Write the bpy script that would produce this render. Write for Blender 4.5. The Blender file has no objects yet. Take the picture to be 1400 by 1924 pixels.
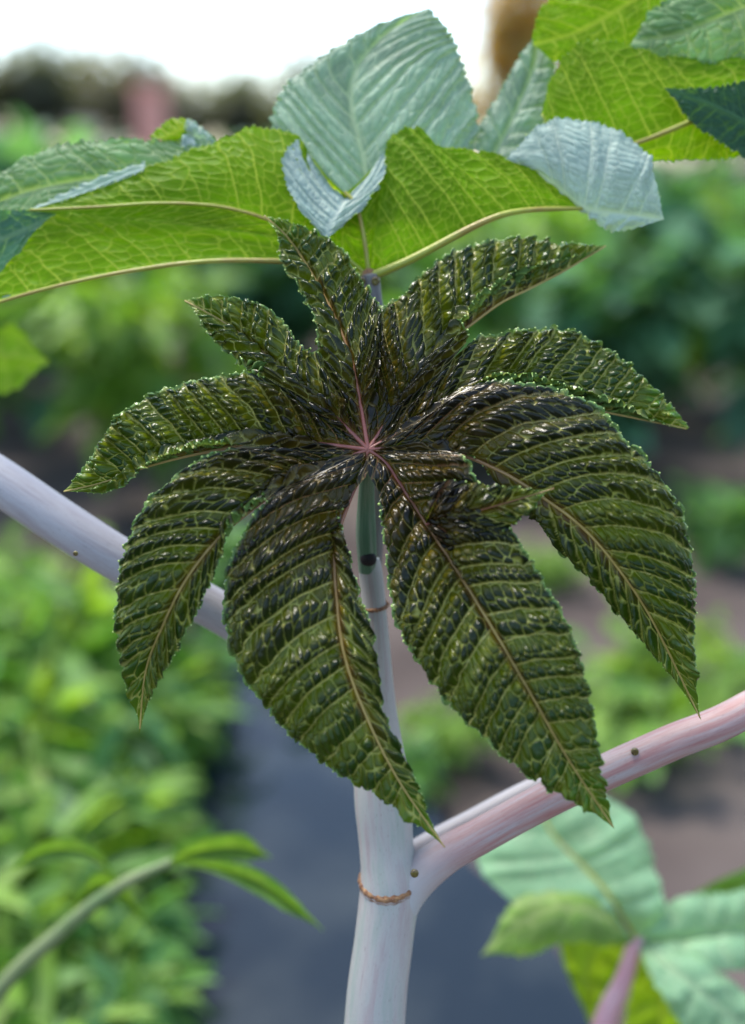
import bpy, math, random
import numpy as np
from mathutils import Vector, Matrix

# ------------------------------------------------------------------ camera
R = math.radians
HF = math.tan(R(20.0)); PITCH = R(19.0); CH = 1.35; FD = 0.70
scene = bpy.context.scene
col = scene.collection
cam_d = bpy.data.cameras.new('camera'); cam = bpy.data.objects.new('camera', cam_d); col.objects.link(cam)
cam.location = (0, 0, CH); cam.rotation_euler = (R(90) - PITCH, 0, 0)
cam_d.sensor_fit = 'HORIZONTAL'; cam_d.sensor_width = 36; cam_d.lens = 18 / HF
cam_d.clip_start = 0.02; cam_d.clip_end = 2000
cam_d.dof.use_dof = True; cam_d.dof.focus_distance = 0.705; cam_d.dof.aperture_fstop = 2.0
scene.camera = cam
# ------------------------------------------------------------------ sky and sun
SUN_EL, SUN_AZ = R(66), R(-40)            # azimuth from +Y towards +X: behind the plant, a little to the left
w = bpy.data.worlds.new('World'); scene.world = w; w.use_nodes = True
nt = w.node_tree; nt.nodes.clear()
sky = nt.nodes.new('ShaderNodeTexSky'); sky.sky_type = 'NISHITA'; sky.sun_disc = False
sky.sun_elevation = SUN_EL; sky.sun_rotation = SUN_AZ; sky.air_density = 1.0; sky.dust_density = 1.2; sky.ozone_density = 1.0
bg = nt.nodes.new('ShaderNodeBackground'); bg.inputs['Strength'].default_value = 0.15
wo = nt.nodes.new('ShaderNodeOutputWorld')
nt.links.new(sky.outputs[0], bg.inputs[0]); nt.links.new(bg.outputs[0], wo.inputs[0])
sun_d = bpy.data.lights.new('sun', 'SUN'); sun = bpy.data.objects.new('sun', sun_d); col.objects.link(sun)
sun_d.energy = 2.0; sun_d.angle = R(16); sun_d.color = (1.0, 0.95, 0.86)
sd = Vector((math.sin(SUN_AZ) * math.cos(SUN_EL), math.cos(SUN_AZ) * math.cos(SUN_EL), math.sin(SUN_EL)))
sun.rotation_euler = sd.to_track_quat('Z', 'Y').to_euler(); sun.location = (0, 0, 8)
vs = scene.view_settings
vs.view_transform = 'Standard'; vs.look = 'None'; vs.exposure = 1.65; vs.gamma = 1.0; vs.use_curve_mapping = False

rng = np.random.default_rng(7); random.seed(7)
# ------------------------------------------------------------------ measuring: photograph pixel + distance -> place
cp, sp = math.cos(PITCH), math.sin(PITCH)
RT = np.array([1, 0, 0.]); UP = np.array([0, sp, cp]); FW = np.array([0, cp, -sp]); CAM = np.array([0, 0, CH])
def P(px, py, cm=0.0):                    # cm: centimetres behind the plane of the young leaf's hub
    d = FD + cm * 0.01
    return CAM + d * (FW + RT * ((px - 700) / 700 * HF) + UP * ((962 - py) / 700 * HF))
def PD(px, py, d): return P(px, py, (d - FD) * 100)
def G(px, py, z=0.0):                     # point of the ground seen at a pixel
    v = FW + RT * ((px - 700) / 700 * HF) + UP * ((962 - py) / 700 * HF)
    return CAM + v * ((z - CH) / v[2])
PX = FD * HF / 700                        # metres per photo pixel at the hub

# ------------------------------------------------------------------ helpers
def tag(o, label=None, cat=None, group=None, kind=None):
    if label: o['label'] = label
    if cat: o['category'] = cat
    if group: o['group'] = group
    if kind: o['kind'] = kind
    return o
def empty(name, loc=(0, 0, 0)):
    o = bpy.data.objects.new(name, None); o.empty_display_size = 0.05; col.objects.link(o); o.location = loc; return o
def put(name, me, parent=None):
    o = bpy.data.objects.new(name, me); col.objects.link(o)
    if parent:
        o.parent = parent
        root = parent
        off = Vector((0, 0, 0))
        while root: off += root.location; root = root.parent
        o.location = -off
    return o
def fast_mesh(name, V, F, mat, cols=None, uv=None, smooth=True):
    V = np.asarray(V, np.float32); F = np.asarray(F, np.int32); k = F.shape[1]
    me = bpy.data.meshes.new(name)
    me.vertices.add(len(V)); me.vertices.foreach_set('co', V.ravel())
    me.loops.add(F.size); me.loops.foreach_set('vertex_index', F.ravel())
    me.polygons.add(len(F)); me.polygons.foreach_set('loop_start', np.arange(0, F.size, k, dtype=np.int32))
    if smooth: me.polygons.foreach_set('use_smooth', np.ones(len(F), bool))
    me.update(calc_edges=True)
    for nm, c in (cols or {}).items():
        a = me.attributes.new(nm, 'FLOAT_COLOR', 'POINT')
        c4 = np.ones((len(V), 4), np.float32); c4[:, :c.shape[1]] = c
        a.data.foreach_set('color', c4.ravel())
    if mat: me.materials.append(mat)
    return me
def grid_faces(n, m, wrap=False):
    i = np.arange(n - 1)[:, None]; j = np.arange(m if wrap else m - 1)[None, :]
    a = i * m + j; b = i * m + (j + 1) % m
    return np.stack([a, b, b + m, a + m], -1).reshape(-1, 4)
def catmull(K, u):
    K = np.asarray(K, float); n = len(K)
    i = np.clip(np.floor(u).astype(int), 0, n - 2); f = (u - i)[:, None]
    ext = np.vstack([2 * K[0] - K[1], K, 2 * K[-1] - K[-2]])
    p0, p1, p2, p3 = ext[i], ext[i + 1], ext[i + 2], ext[i + 3]
    return 0.5 * (2 * p1 + (p2 - p0) * f + (2 * p0 - 5 * p1 + 4 * p2 - p3) * f**2 + (3 * p1 - p0 - 3 * p2 + p3) * f**3)
def nrm(v): return v / np.maximum(np.linalg.norm(v, axis=-1, keepdims=True), 1e-9)
def sm(a, b, x):
    t = np.clip((x - a) / (b - a), 0, 1); return t * t * (3 - 2 * t)
def hash2(i, j, s):
    x = np.sin(i * 127.1 + j * 311.7 + s * 74.7) * 43758.5453
    return x - np.floor(x)
def vnoise(x, y, s=0):
    i = np.floor(x); j = np.floor(y); f = x - i; g = y - j
    f = f * f * (3 - 2 * f); g = g * g * (3 - 2 * g)
    return ((hash2(i, j, s) * (1 - f) + hash2(i + 1, j, s) * f) * (1 - g)
            + (hash2(i, j + 1, s) * (1 - f) + hash2(i + 1, j + 1, s) * f) * g)
def voronoi(x, y, jx, jy, s):
    ix = np.floor(x); iy = np.floor(y)
    d1 = np.full(x.shape, 9.); d2 = np.full(x.shape, 9.)
    for dx in (-1, 0, 1):
        for dy in (-1, 0, 1):
            cx = ix + dx; cy = iy + dy
            qx = cx + .5 + (hash2(cx, cy, s) - .5) * jx; qy = cy + .5 + (hash2(cx, cy, s + 9) - .5) * jy
            d = np.hypot(x - qx, y - qy)
            d2 = np.where(d < d1, d1, np.minimum(d2, d)); d1 = np.minimum(d1, d)
    return d1, d2 - d1
# ------------------------------------------------------------------ materials
def mat_new(name):
    m = bpy.data.materials.new(name); m.use_nodes = True; t = m.node_tree; t.nodes.clear()
    o = t.nodes.new('ShaderNodeOutputMaterial'); return m, t, o
def N(t, kind, **kw):
    n = t.nodes.new(kind)
    for k, v in kw.items():
        if k in n.inputs: n.inputs[k].default_value = v
        else: setattr(n, k, v)
    return n
def pmat(name, c, rough=0.5, c2=None, scale=8.0, bump=0.0, spec=0.5, stretch=(1, 1, 1), detail=4.0, lo=.35, hi=.65, bscale=None):
    m, t, o = mat_new(name); b = N(t, 'ShaderNodeBsdfPrincipled', Roughness=rough)
    b.inputs['Specular IOR Level'].default_value = spec
    tc = N(t, 'ShaderNodeTexCoord'); mp = N(t, 'ShaderNodeMapping'); mp.inputs['Scale'].default_value = stretch
    t.links.new(tc.outputs['Object'], mp.inputs[0])
    if c2:
        n = N(t, 'ShaderNodeTexNoise', Scale=scale, Detail=detail); t.links.new(mp.outputs[0], n.inputs[0])
        r = N(t, 'ShaderNodeValToRGB'); r.color_ramp.elements[0].position = lo; r.color_ramp.elements[1].position = hi
        r.color_ramp.elements[0].color = (*c, 1); r.color_ramp.elements[1].color = (*c2, 1)
        t.links.new(n.outputs[0], r.inputs[0]); t.links.new(r.outputs[0], b.inputs['Base Color'])
    else: b.inputs['Base Color'].default_value = (*c, 1)
    if bump:
        n2 = N(t, 'ShaderNodeTexNoise', Scale=bscale or scale * 4, Detail=5.0); t.links.new(mp.outputs[0], n2.inputs[0])
        bp = N(t, 'ShaderNodeBump', Strength=bump, Distance=0.01); t.links.new(n2.outputs[0], bp.inputs['Height'])
        t.links.new(bp.outputs[0], b.inputs['Normal'])
    t.links.new(b.outputs[0], o.inputs[0]); return m
def leaf_mat(name, rough_top, rough_under, transl, tint, spec=0.5, under_spec=.14, coat=0.0):
    """two-sided leaf: attribute 'top' is the upper face's colour, 'under' the lower face's"""
    m, t, o = mat_new(name)
    a = N(t, 'ShaderNodeAttribute', attribute_name='top'); u = N(t, 'ShaderNodeAttribute', attribute_name='under')
    g = N(t, 'ShaderNodeNewGeometry')
    tc = N(t, 'ShaderNodeTexCoord'); nz = N(t, 'ShaderNodeTexNoise', Scale=900.0, Detail=3.0); t.links.new(tc.outputs['Object'], nz.inputs[0])
    bp = N(t, 'ShaderNodeBump', Strength=0.25, Distance=0.0006); t.links.new(nz.outputs[0], bp.inputs['Height'])
    def side(attr, rough, sp_):
        b = N(t, 'ShaderNodeBsdfPrincipled', Roughness=rough); b.inputs['Specular IOR Level'].default_value = sp_
        b.inputs['Coat Weight'].default_value = coat if attr is a else 0; b.inputs['Coat Roughness'].default_value = .15
        t.links.new(attr.outputs['Color'], b.inputs['Base Color']); t.links.new(bp.outputs[0], b.inputs['Normal'])
        return b
    bt = side(a, rough_top, spec); bu = side(u, rough_under, under_spec)
    mx = N(t, 'ShaderNodeMixShader'); t.links.new(g.outputs['Backfacing'], mx.inputs[0])
    t.links.new(bt.outputs[0], mx.inputs[1]); t.links.new(bu.outputs[0], mx.inputs[2])
    tr = N(t, 'ShaderNodeBsdfTranslucent')
    mc = N(t, 'ShaderNodeMix', data_type='RGBA', blend_type='MULTIPLY'); mc.inputs[0].default_value = 1.0
    t.links.new(u.outputs['Color'], mc.inputs[6]); mc.inputs[7].default_value = (*tint, 1)
    t.links.new(mc.outputs[2], tr.inputs['Color'])
    m2 = N(t, 'ShaderNodeMixShader'); m2.inputs[0].default_value = transl
    t.links.new(mx.outputs[0], m2.inputs[1]); t.links.new(tr.outputs[0], m2.inputs[2]); t.links.new(m2.outputs[0], o.inputs[0])
    return m
M = {}
M['young'] = leaf_mat('glossy_young_leaf', .23, .55, .13, (1.4, 1.25, .2), spec=.24)
M['mature'] = leaf_mat('waxy_mature_leaf', .5, .5, .55, (1.5, 1.4, .35), spec=.32)
M['soft'] = leaf_mat('soft_far_leaf', .5, .5, .45, (1.3, 1.25, .6), spec=.35)
def rib_mat(name, c0, c1, far):
    m, t, o = mat_new(name); b = N(t, 'ShaderNodeBsdfPrincipled', Roughness=.4)
    at = N(t, 'ShaderNodeAttribute', attribute_name='sp'); sx = N(t, 'ShaderNodeSeparateXYZ'); t.links.new(at.outputs['Vector'], sx.inputs[0])
    mr = N(t, 'ShaderNodeMapRange'); mr.inputs['From Min'].default_value = .03; mr.inputs['From Max'].default_value = far; t.links.new(sx.outputs[0], mr.inputs[0])
    mx = N(t, 'ShaderNodeMix', data_type='RGBA'); t.links.new(mr.outputs[0], mx.inputs[0]); mx.inputs[6].default_value = (*c0, 1); mx.inputs[7].default_value = (*c1, 1)
    t.links.new(mx.outputs[2], b.inputs['Base Color']); t.links.new(b.outputs[0], o.inputs[0]); return m
M['rib'] = rib_mat('reddish_rib', (.24, .075, .05), (.38, .27, .07), .15)
M['rib_y'] = pmat('yellow_rib', (.30, .34, .03), .4, (.27, .20, .035), 30, .1)
M['tooth'] = pmat('pale_gland', (.30, .42, .09), .45, (.40, .50, .15), 200)
M['gland'] = pmat('brown_gland', (.16, .13, .02), .35, (.07, .04, .02), 500)
M['ring'] = pmat('brown_scar', (.42, .22, .09), .7, (.16, .06, .025), 260, .5)
M['stain'] = pmat('brown_stain', (.20, .10, .05), .9, (.40, .33, .28), 150, .4)
M['dark'] = pmat('cut_shadow_black', (.010, .006, .005), .8)  # shadow in the cut at the petiole junction, put in as near-black colour

def stem_mat(name, a, b, c, spot, start=None):
    """waxy bloom with lengthwise streaks: attribute 'sp' holds metres along, angle round"""
    m, t, o = mat_new(name); bs = N(t, 'ShaderNodeBsdfPrincipled', Roughness=.48)
    bs.inputs['Specular IOR Level'].default_value = .4
    at = N(t, 'ShaderNodeAttribute', attribute_name='sp')
    mp = N(t, 'ShaderNodeMapping'); mp.inputs['Scale'].default_value = (7, 1.3, 1.3); t.links.new(at.outputs['Vector'], mp.inputs[0])
    n1 = N(t, 'ShaderNodeTexNoise', Scale=2.2, Detail=6.0, Roughness=.6); t.links.new(mp.outputs[0], n1.inputs[0])
    r = N(t, 'ShaderNodeValToRGB'); e = r.color_ramp.elements
    e[0].position = .33; e[0].color = (*a, 1); e[1].position = .68; e[1].color = (*c, 1)
    k = e.new(.5); k.color = (*b, 1); t.links.new(n1.outputs[0], r.inputs[0])
    mp2 = N(t, 'ShaderNodeMapping'); mp2.inputs['Scale'].default_value = (60, 7, 7); t.links.new(at.outputs['Vector'], mp2.inputs[0])
    n2 = N(t, 'ShaderNodeTexNoise', Scale=4.0, Detail=4.0, Roughness=.7); t.links.new(mp2.outputs[0], n2.inputs[0])
    r2 = N(t, 'ShaderNodeValToRGB'); r2.color_ramp.elements[0].position = .60; r2.color_ramp.elements[1].position = .74
    t.links.new(n2.outputs[0], r2.inputs[0])
    mx = N(t, 'ShaderNodeMix', data_type='RGBA'); t.links.new(r2.outputs[0], mx.inputs[0])
    t.links.new(r.outputs[0], mx.inputs[6]); mx.inputs[7].default_value = (*spot, 1)
    out = mx.outputs[2]
    if start:                                             # the base of a petiole still has the stem's colour
        sx = N(t, 'ShaderNodeSeparateXYZ'); t.links.new(at.outputs['Vector'], sx.inputs[0])
        mr = N(t, 'ShaderNodeMapRange'); mr.inputs['From Min'].default_value = .045; mr.inputs['From Max'].default_value = .10
        ad = N(t, 'ShaderNodeMath', operation='MULTIPLY_ADD'); t.links.new(n1.outputs[0], ad.inputs[0]); ad.inputs[1].default_value = .06; t.links.new(sx.outputs[0], ad.inputs[2]); ad2 = N(t, 'ShaderNodeMath', operation='SUBTRACT'); t.links.new(ad.outputs[0], ad2.inputs[0]); ad2.inputs[1].default_value = .03
        t.links.new(ad2.outputs[0], mr.inputs[0]); m3 = N(t, 'ShaderNodeMix', data_type='RGBA'); t.links.new(mr.outputs[0], m3.inputs[0]); m3.inputs[6].default_value = (*start, 1); t.links.new(out, m3.inputs[7]); out = m3.outputs[2]
    t.links.new(out, bs.inputs['Base Color'])
    n3 = N(t, 'ShaderNodeTexNoise', Scale=16.0, Detail=4.0); t.links.new(mp.outputs[0], n3.inputs[0])
    bp = N(t, 'ShaderNodeBump', Strength=.25, Distance=.0012); t.links.new(n3.outputs[0], bp.inputs['Height']); t.links.new(bp.outputs[0], bs.inputs['Normal'])
    t.links.new(bs.outputs[0], o.inputs[0]); return m
M['stem'] = stem_mat('waxy_stem', (.36, .285, .26), (.39, .36, .315), (.31, .335, .275), (.17, .13, .12))
M['pink'] = stem_mat('pink_petiole', (.33, .15, .13), (.37, .235, .21), (.38, .33, .31), (.16, .08, .07), start=(.40, .385, .36))
M['dull'] = stem_mat('dull_petiole', (.14, .115, .10), (.18, .16, .145), (.15, .15, .12), (.08, .06, .06))
M['pale'] = stem_mat('pale_petiole', (.28, .25, .25), (.34, .32, .315), (.30, .27, .27), (.12, .1, .1))
M['green_stem'] = stem_mat('green_stem', (.05, .12, .06), (.09, .17, .09), (.20, .24, .17), (.04, .08, .04))

# ------------------------------------------------------------------ tubes
def tube(name, pts, rad, mat, parent=None, res=None, sides=28, cap=True):
    pts = np.asarray(pts, float); n = len(pts); rad = np.asarray(rad, float)
    m_ = res or max(8, (n - 1) * 14); u = np.linspace(0, n - 1, m_)
    C_ = catmull(pts, u); r = catmull(rad[:, None], u)[:, 0]
    T = nrm(np.gradient(C_, axis=0))
    ref = np.array([0, -1., 0]); a = nrm(np.cross(T, ref)); b = np.cross(T, a)
    th = np.linspace(0, 2 * math.pi, sides, endpoint=False)
    V = C_[:, None] + r[:, None, None] * (np.cos(th)[None, :, None] * a[:, None] + np.sin(th)[None, :, None] * b[:, None])
    L = np.concatenate([[0], np.cumsum(np.linalg.norm(np.diff(C_, axis=0), axis=1))])
    sp_ = np.stack(np.broadcast_arrays(L[:, None] * 1.0, np.cos(th)[None], np.sin(th)[None]), -1).reshape(-1, 3)
    V = V.reshape(-1, 3); F = grid_faces(m_, sides, True)
    if cap:
        V = np.vstack([V, C_[:1] - T[:1] * r[0] * .3, C_[-1:] + T[-1:] * r[-1] * .5]); sp_ = np.vstack([sp_, sp_[:1], sp_[-1:]])
        i = np.arange(sides); nn = len(V)
        c0 = np.stack([i, (i + 1) % sides, np.full(sides, nn - 2), np.full(sides, nn - 2)], 1)[:, [1, 0, 2, 3]]
        b0 = (m_ - 1) * sides
        c1 = np.stack([b0 + i, b0 + (i + 1) % sides, np.full(sides, nn - 1), np.full(sides, nn - 1)], 1)
        tri = np.vstack([c0[:, :3], c1[:, :3]])
        me = bpy.data.meshes.new(name)
        me.from_pydata(V.tolist(), [], F.tolist() + tri.tolist())
        me.polygons.foreach_set('use_smooth', np.ones(len(me.polygons), bool))
        at = me.attributes.new('sp', 'FLOAT_VECTOR', 'POINT'); at.data.foreach_set('vector', sp_.astype(np.float32).ravel())
        me.materials.append(mat); me.update()
    return put(name, me, parent)
ICO = None
def ico():
    global ICO
    if ICO is None:
        import bmesh
        bm = bmesh.new(); bmesh.ops.create_icosphere(bm, subdivisions=1, radius=1); bm.verts.ensure_lookup_table()
        ICO = (np.array([v.co[:] for v in bm.verts]), np.array([[v.index for v in f.verts] for f in bm.faces])); bm.free()
    return ICO
def beads(name, pos, rad, mat, parent):
    v, f = ico(); pos = np.asarray(pos); rad = np.asarray(rad)
    V = (v[None] * rad[:, None, None] + pos[:, None]).reshape(-1, 3)
    F = (f[None] + (np.arange(len(pos)) * len(v))[:, None, None]).reshape(-1, 3)
    o = put(name, fast_mesh(name, V, F, mat), parent); o['kind'] = 'stuff'; return o

# ------------------------------------------------------------------ leaf lobes
def lobe(name, L, Mi, Rr, parent, style, mat, face='top', res=.00052, nsec=14, sweep=(.09, .05), bulge=(.12, .12), seed=0,
         amp=1.0, teeth=True, rib=None, rib_r=(.0016, .0005), hubfade=True, tooth_amp=.0022, tipw=.42, label=None, seamL=2, seamR=2, shade=None):
    """lobe lofted through its left margin, midrib and right margin, each given as (px, py, cm) stations"""
    k = len(Mi); KL = np.array([P(*q) for q in L]); KM = np.array([P(*q) for q in Mi]); KR = np.array([P(*q) for q in Rr])
    ud = np.linspace(0, k - 1, 400); cm_ = (catmull(KL, ud) + catmull(KM, ud) * 2 + catmull(KR, ud)) / 4
    arc = np.concatenate([[0], np.cumsum(np.linalg.norm(np.diff(cm_, axis=0), axis=1))])
    ln = arc[-1]; ns = int(ln / res) + 2
    u = np.interp(np.linspace(0, ln, ns), arc, ud); s = np.linspace(0, 1, ns)
    CL, CM, CR = catmull(KL, u), catmull(KM, u), catmull(KR, u)
    T = nrm(np.gradient(CM, axis=0))
    tip_t = 1 - tipw * sm(.72, .96, s)[:, None]
    CL = CM + (CL - CM) * tip_t; CR = CM + (CR - CM) * tip_t
    aL = np.cross(T, CL - CM).sum(0) @ -FW; aR = np.cross(CR - CM, T).sum(0) @ -FW
    seen = 1.0 if (aL if abs(aL) > abs(aR) else aR) > 0 else -1.0      # which side of the loft faces the open side
    sg = seen if face == 'top' else -seen; flip = sg < 0
    halves = []; tips = []
    vi = np.clip(s[:, None] * ln, 0, None)
    for side, E, bl, seam in ((0, CL, bulge[0], seamL), (1, CR, bulge[1], seamR)):
        D = E - CM; W = np.linalg.norm(D, axis=1)
        mt_ = max(6, int(W.max() / res)); t = np.linspace(0, 1, mt_)[None, :]
        nn = nrm(np.cross(T, D) if side == 0 else np.cross(D, T)) * sg
        # smooth the facing along the lobe so folds do not kink
        ker = np.ones(15) / 15
        nn = nrm(np.stack([np.convolve(np.pad(nn[:, c], 7, mode='edge'), ker, 'valid') for c in range(3)], 1))
        b = W[:, None] * t
        # free margin begins past the sinus with the neighbouring lobe
        free = sm(seam - .25, seam + .35, u)[:, None] if seam else np.ones((ns, 1))
        # serration
        eL = np.concatenate([[0], np.cumsum(np.linalg.norm(np.diff(E, axis=0), axis=1))])
        nt_ = style['tooth_sp']; ph = eL / nt_ + .35 * np.sin(eL / nt_ * .9 + seed)
        fr = ph - np.floor(ph); idx = np.floor(ph)
        saw = np.sin(np.pi * fr**.75) ** 1.4 * (.45 + .9 * hash2(idx, idx * 0 + side, seed))
        off = (saw[:, None] * tooth_amp * t**7) * free * sm(0, .012, W)[:, None] if teeth else 0
        off_t = t**5 * free * sm(.002, .014, W)[:, None]
        pos = CM[:, None] + D[:, None] * t[..., None] + nn[:, None] * (bl * W[:, None] * 4 * t * (1 - t) * (1 - .35 * t))[..., None]
        # veins: secondaries leave the midrib and sweep forward
        sw = sweep[0] * t + sweep[1] * t * t
        wob = .10 * (vnoise(s[:, None] * 30 + side * 7, t * 6, seed) - .5)
        q = s[:, None] - sw * np.clip(W / W.max(), .25, 1)[:, None]
        q = q * nsec + wob * t * 2 + side * .5 + .17 * np.sin(q * 23 + seed) + .06 * np.sin(q * 57 + seed * 2.3 + side)
        band = np.floor(q); f = q - band
        bw = ln / nsec                                    # width of a band in metres
        gq = np.clip(np.abs(np.gradient(q, axis=0)) * (ns - 1), nsec * .45, None)
        dv = np.minimum(f, 1 - f) * ln / gq
        pos = pos + nrm(D)[:, None] * ((off if teeth else 0) + style.get('lobulate', 0) * (np.abs(f - .5) * 2) ** 2.2 * off_t)[..., None]
        secw = style['sec_w'] * (1 - .55 * t) * (.6 + .4 * np.clip(W / W.max(), 0, 1)[:, None])
        sec = 1 - sm(secw * .5, secw * 1.25, dv)
        dom_b = np.clip(np.sin(np.pi * np.clip(f, 0, 1) ** style['skew']), 0, 1) ** .9
        # ladder of finer veins between them
        cw = style['cell'] * (0.75 + .5 * hash2(band, band * 0 + side, seed + 3))
        rows = style['rows']; yb = (b + .0006 * np.sin(q * 6)) / cw + band * 17.3 + hash2(band, band * 0, seed) * 5
        x_ = f * rows + band * 31.0
        x_ = x_ + .35 * (vnoise(b / cw * .8, band + f * 2, seed + 2) - .5)
        d1, e = voronoi(x_, yb, style['jx'], style['jy'], seed)
        ter = 1 - sm(style['ter_w'] * .5, style['ter_w'] * 1.3, e)
        dom_c = np.clip(1 - (d1 / .78) ** 2, 0, 1) * sm(0, .16, e)
        # a second, smaller net inside the cells
        d3, e3 = voronoi(x_ * 2.3 + 5, yb * 2.1, .9, .9, seed + 11)
        fine = 1 - sm(.04, .14, e3)
        hf = sm(0.03, .20, s)[:, None] * .75 + .25 if hubfade else 1.0
        tipf = (1 - sm(.88, 1.0, s))[:, None] * .7 + .3
        seam_f = 1 - (1 - free) * sm(.72, 1.0, t)              # flattened where two lobes are joined
        nearrib = sm(.0004, .0055, b) * .9 + .1 * sm(0, .002, b)
        big = vnoise(s[:, None] * 9 + side * 4, t * 3 + seed, seed + 5)
        var = .55 + .9 * vnoise(x_ * 1.1, yb * 1.1, seed + 8)
        h = (style['h_band'] * dom_b * (.35 + .65 * t) * (1 - .6 * sm(.7, 1., t)) + style['h_cell'] * dom_c * var * (.55 + .6 * dom_b)
             - style['h_vein'] * sec - style['h_vein'] * .5 * ter + style['h_fine'] * (sm(0, .5, e3)) * dom_c)
        h = h * amp * hf * tipf * seam_f * nearrib * (.6 + .8 * big)
        h = h + (free * t**3 * style['ruffle'] * np.sin(q * 2 * np.pi + .7) * tipf if style['ruffle'] else 0)
        # displace along the lofted surface's own normal
        ds = np.gradient(pos, axis=0); dt = np.gradient(pos, axis=1)
        n0 = nrm(np.cross(ds, dt) if side == 0 else np.cross(dt, ds)) * sg
        bad = np.linalg.norm(n0, axis=-1) < .5
        n0[bad] = np.broadcast_to(nn[:, None], n0.shape)[bad]
        fade = sm(0, .004, W)[:, None]
        pos = pos + n0 * (h * fade)[..., None]
        top, und = style['paint'](s[:, None] + t * 0, t + s[:, None] * 0, sec, ter, fine, dom_c, dom_b, f, big, b, u[:, None] + t * 0, seed)
        if shade is not None: top = top * np.array(shade)
        halves.append((pos, top, und, mt_))
        # gland tipped teeth
        if teeth:
            pk = np.where((fr[:-1] < .5) & (fr[1:] >= .5))[0]
            for i in pk:
                if (u[i] > seam + .05 or not seam) and W[i] > .0015:
                    tips.append((pos[i, -1] * .75 + pos[i, -3] * .25 + (hash2(i, side, seed) - .5) * .0006, style['bead'] * (.6 + .7 * hash2(i, side + 3., seed)) * (1 - .5 * s[i])))
    pl, tl, ul, ml = halves[0]; pr, tr_, ur, mr = halves[1]
    A = np.concatenate([pl[:, ::-1], pr[:, 1:]], 1); top = np.concatenate([tl[:, ::-1], tr_[:, 1:]], 1); und = np.concatenate([ul[:, ::-1], ur[:, 1:]], 1)
    m_ = A.shape[1]; F = grid_faces(ns, m_)
    if flip: F = F[:, ::-1]
    me = fast_mesh(name, A.reshape(-1, 3), F, mat, {'top': top.reshape(-1, 3), 'under': und.reshape(-1, 3)})
    o = put(name, me, parent)
    if label: o['label'] = label
    if rib:
        nv = nrm(np.cross(T, CR - CL)) * -1 * sg
        # rib rises on the face that shows it
        st = slice(0, ns, max(1, ns // 60)); pts = CM[st]
        rr = np.linspace(rib_r[0], rib_r[1], len(pts))
        nvs = nrm(-FW[None] + 0 * pts)
        tube('midrib', pts + nvs * (rr * .55)[:, None], rr, rib, parent, res=len(pts) * 2, sides=8)
    if tips and style['bead'] > 0:
        beads('margin_teeth', [x[0] for x in tips], [x[1] for x in tips], M['tooth'], parent)
    return o
def mixc(a, b, f): return a * (1 - f[..., None]) + np.asarray(b) * f[..., None]

def paint_young(s, t, sec, ter, fine, dc, db, f, big, b, u, seed):
    one = 0 * s[..., None]
    base = np.array([.006, .0045, .003]) + one
    base = mixc(base, (.007, .011, .003), sm(.18, .42, s)); base = mixc(base, (.012, .034, .003), sm(.42, .8, s)); base = mixc(base, (.075, .17, .006), sm(.76, 1., s))
    smooth_side = 1 - sm(.10, .60, f)                       # young tissue just past each side vein is still olive
    flat = np.clip((1 - dc) * .22, 0, 1) + .9 * smooth_side * (1 - .4 * t)
    olive = mixc(np.array([.085, .055, .004]) + one, (.105, .130, .003), sm(.2, .55, s))
    c = base + (olive - base) * np.clip(flat * sm(.04, .22, s) + .6 * (big - .5), 0, 1)[..., None]
    vt = mixc(np.array([.13, .09, .03]) + one, (.33, .33, .07), sm(.12, .5, s))
    c = c + (vt - c) * np.clip(ter * .9, 0, 1)[..., None]
    vs_ = mixc(np.array([.24, .10, .045]) + one, (.46, .40, .12), sm(.12, .4, s))
    c = c + (vs_ - c) * sec[..., None]
    c = mixc(c, (.15, .055, .012), (1 - sm(.0008, .006, b)) * .6 * (1 - sm(.5, .9, s)))
    c = mixc(c, (.17, .30, .08), sm(.95, 1., t) * .75 * sm(1.9, 2.4, u))
    un = np.array([.055, .105, .018]) + one
    un = mixc(un, (.16, .26, .06), np.clip(sec + ter * .5, 0, 1))
    return c, un
YOUNG = dict(tooth_sp=.0060, sec_w=.00085, skew=1.5, cell=.0050, rows=1.8, jx=.85, jy=.5, ter_w=.10, h_band=.0062, h_cell=.0034, h_vein=.0005, h_fine=.0005,
             ruffle=.0006, bead=.0010, lobulate=.0022, paint=paint_young)
def paint_mature(topc, topv, undc, undv, mott=.25):
    topc, topv, undc, undv = map(np.array, (topc, topv, undc, undv))
    def fn(s, t, sec, ter, fine, dc, db, f, big, b, u, seed):
        v = np.clip(sec + ter * .45 + fine * .15, 0, 1)
        rb = 1 - sm(.001, .003, b)
        k = (1 + mott * (big - .5) * 2)[..., None] * (.88 + .24 * vnoise(s * 60, t * 30, seed))[..., None]
        top = mixc(topc * k, topv, np.clip(v * .8, 0, 1)); und = mixc(undc * k, undv, np.clip(v, 0, 1))
        return mixc(top, topv, rb * .7), mixc(und, undv, rb * .7)
    return fn
MAT = dict(tooth_sp=.0060, sec_w=.0010, skew=1., cell=.0075, rows=2.6, jx=.8, jy=.7, ter_w=.12, h_band=.0020, h_cell=.0006, h_vein=.0002, h_fine=.0001,
           ruffle=.0015, bead=.0008, paint=paint_mature((.17, .27, .17), (.30, .40, .24), (.155, .30, .003), (.38, .47, .05)))
def mstyle(**kw):
    d = dict(MAT); d.update(kw); return d

plant = empty('castor_plant', G(705, 1924 + 900))
tag(plant, 'castor plant with dark wrinkled young leaf on pale waxy stem', 'plant')
base_pt = np.array(plant.location)
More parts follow.
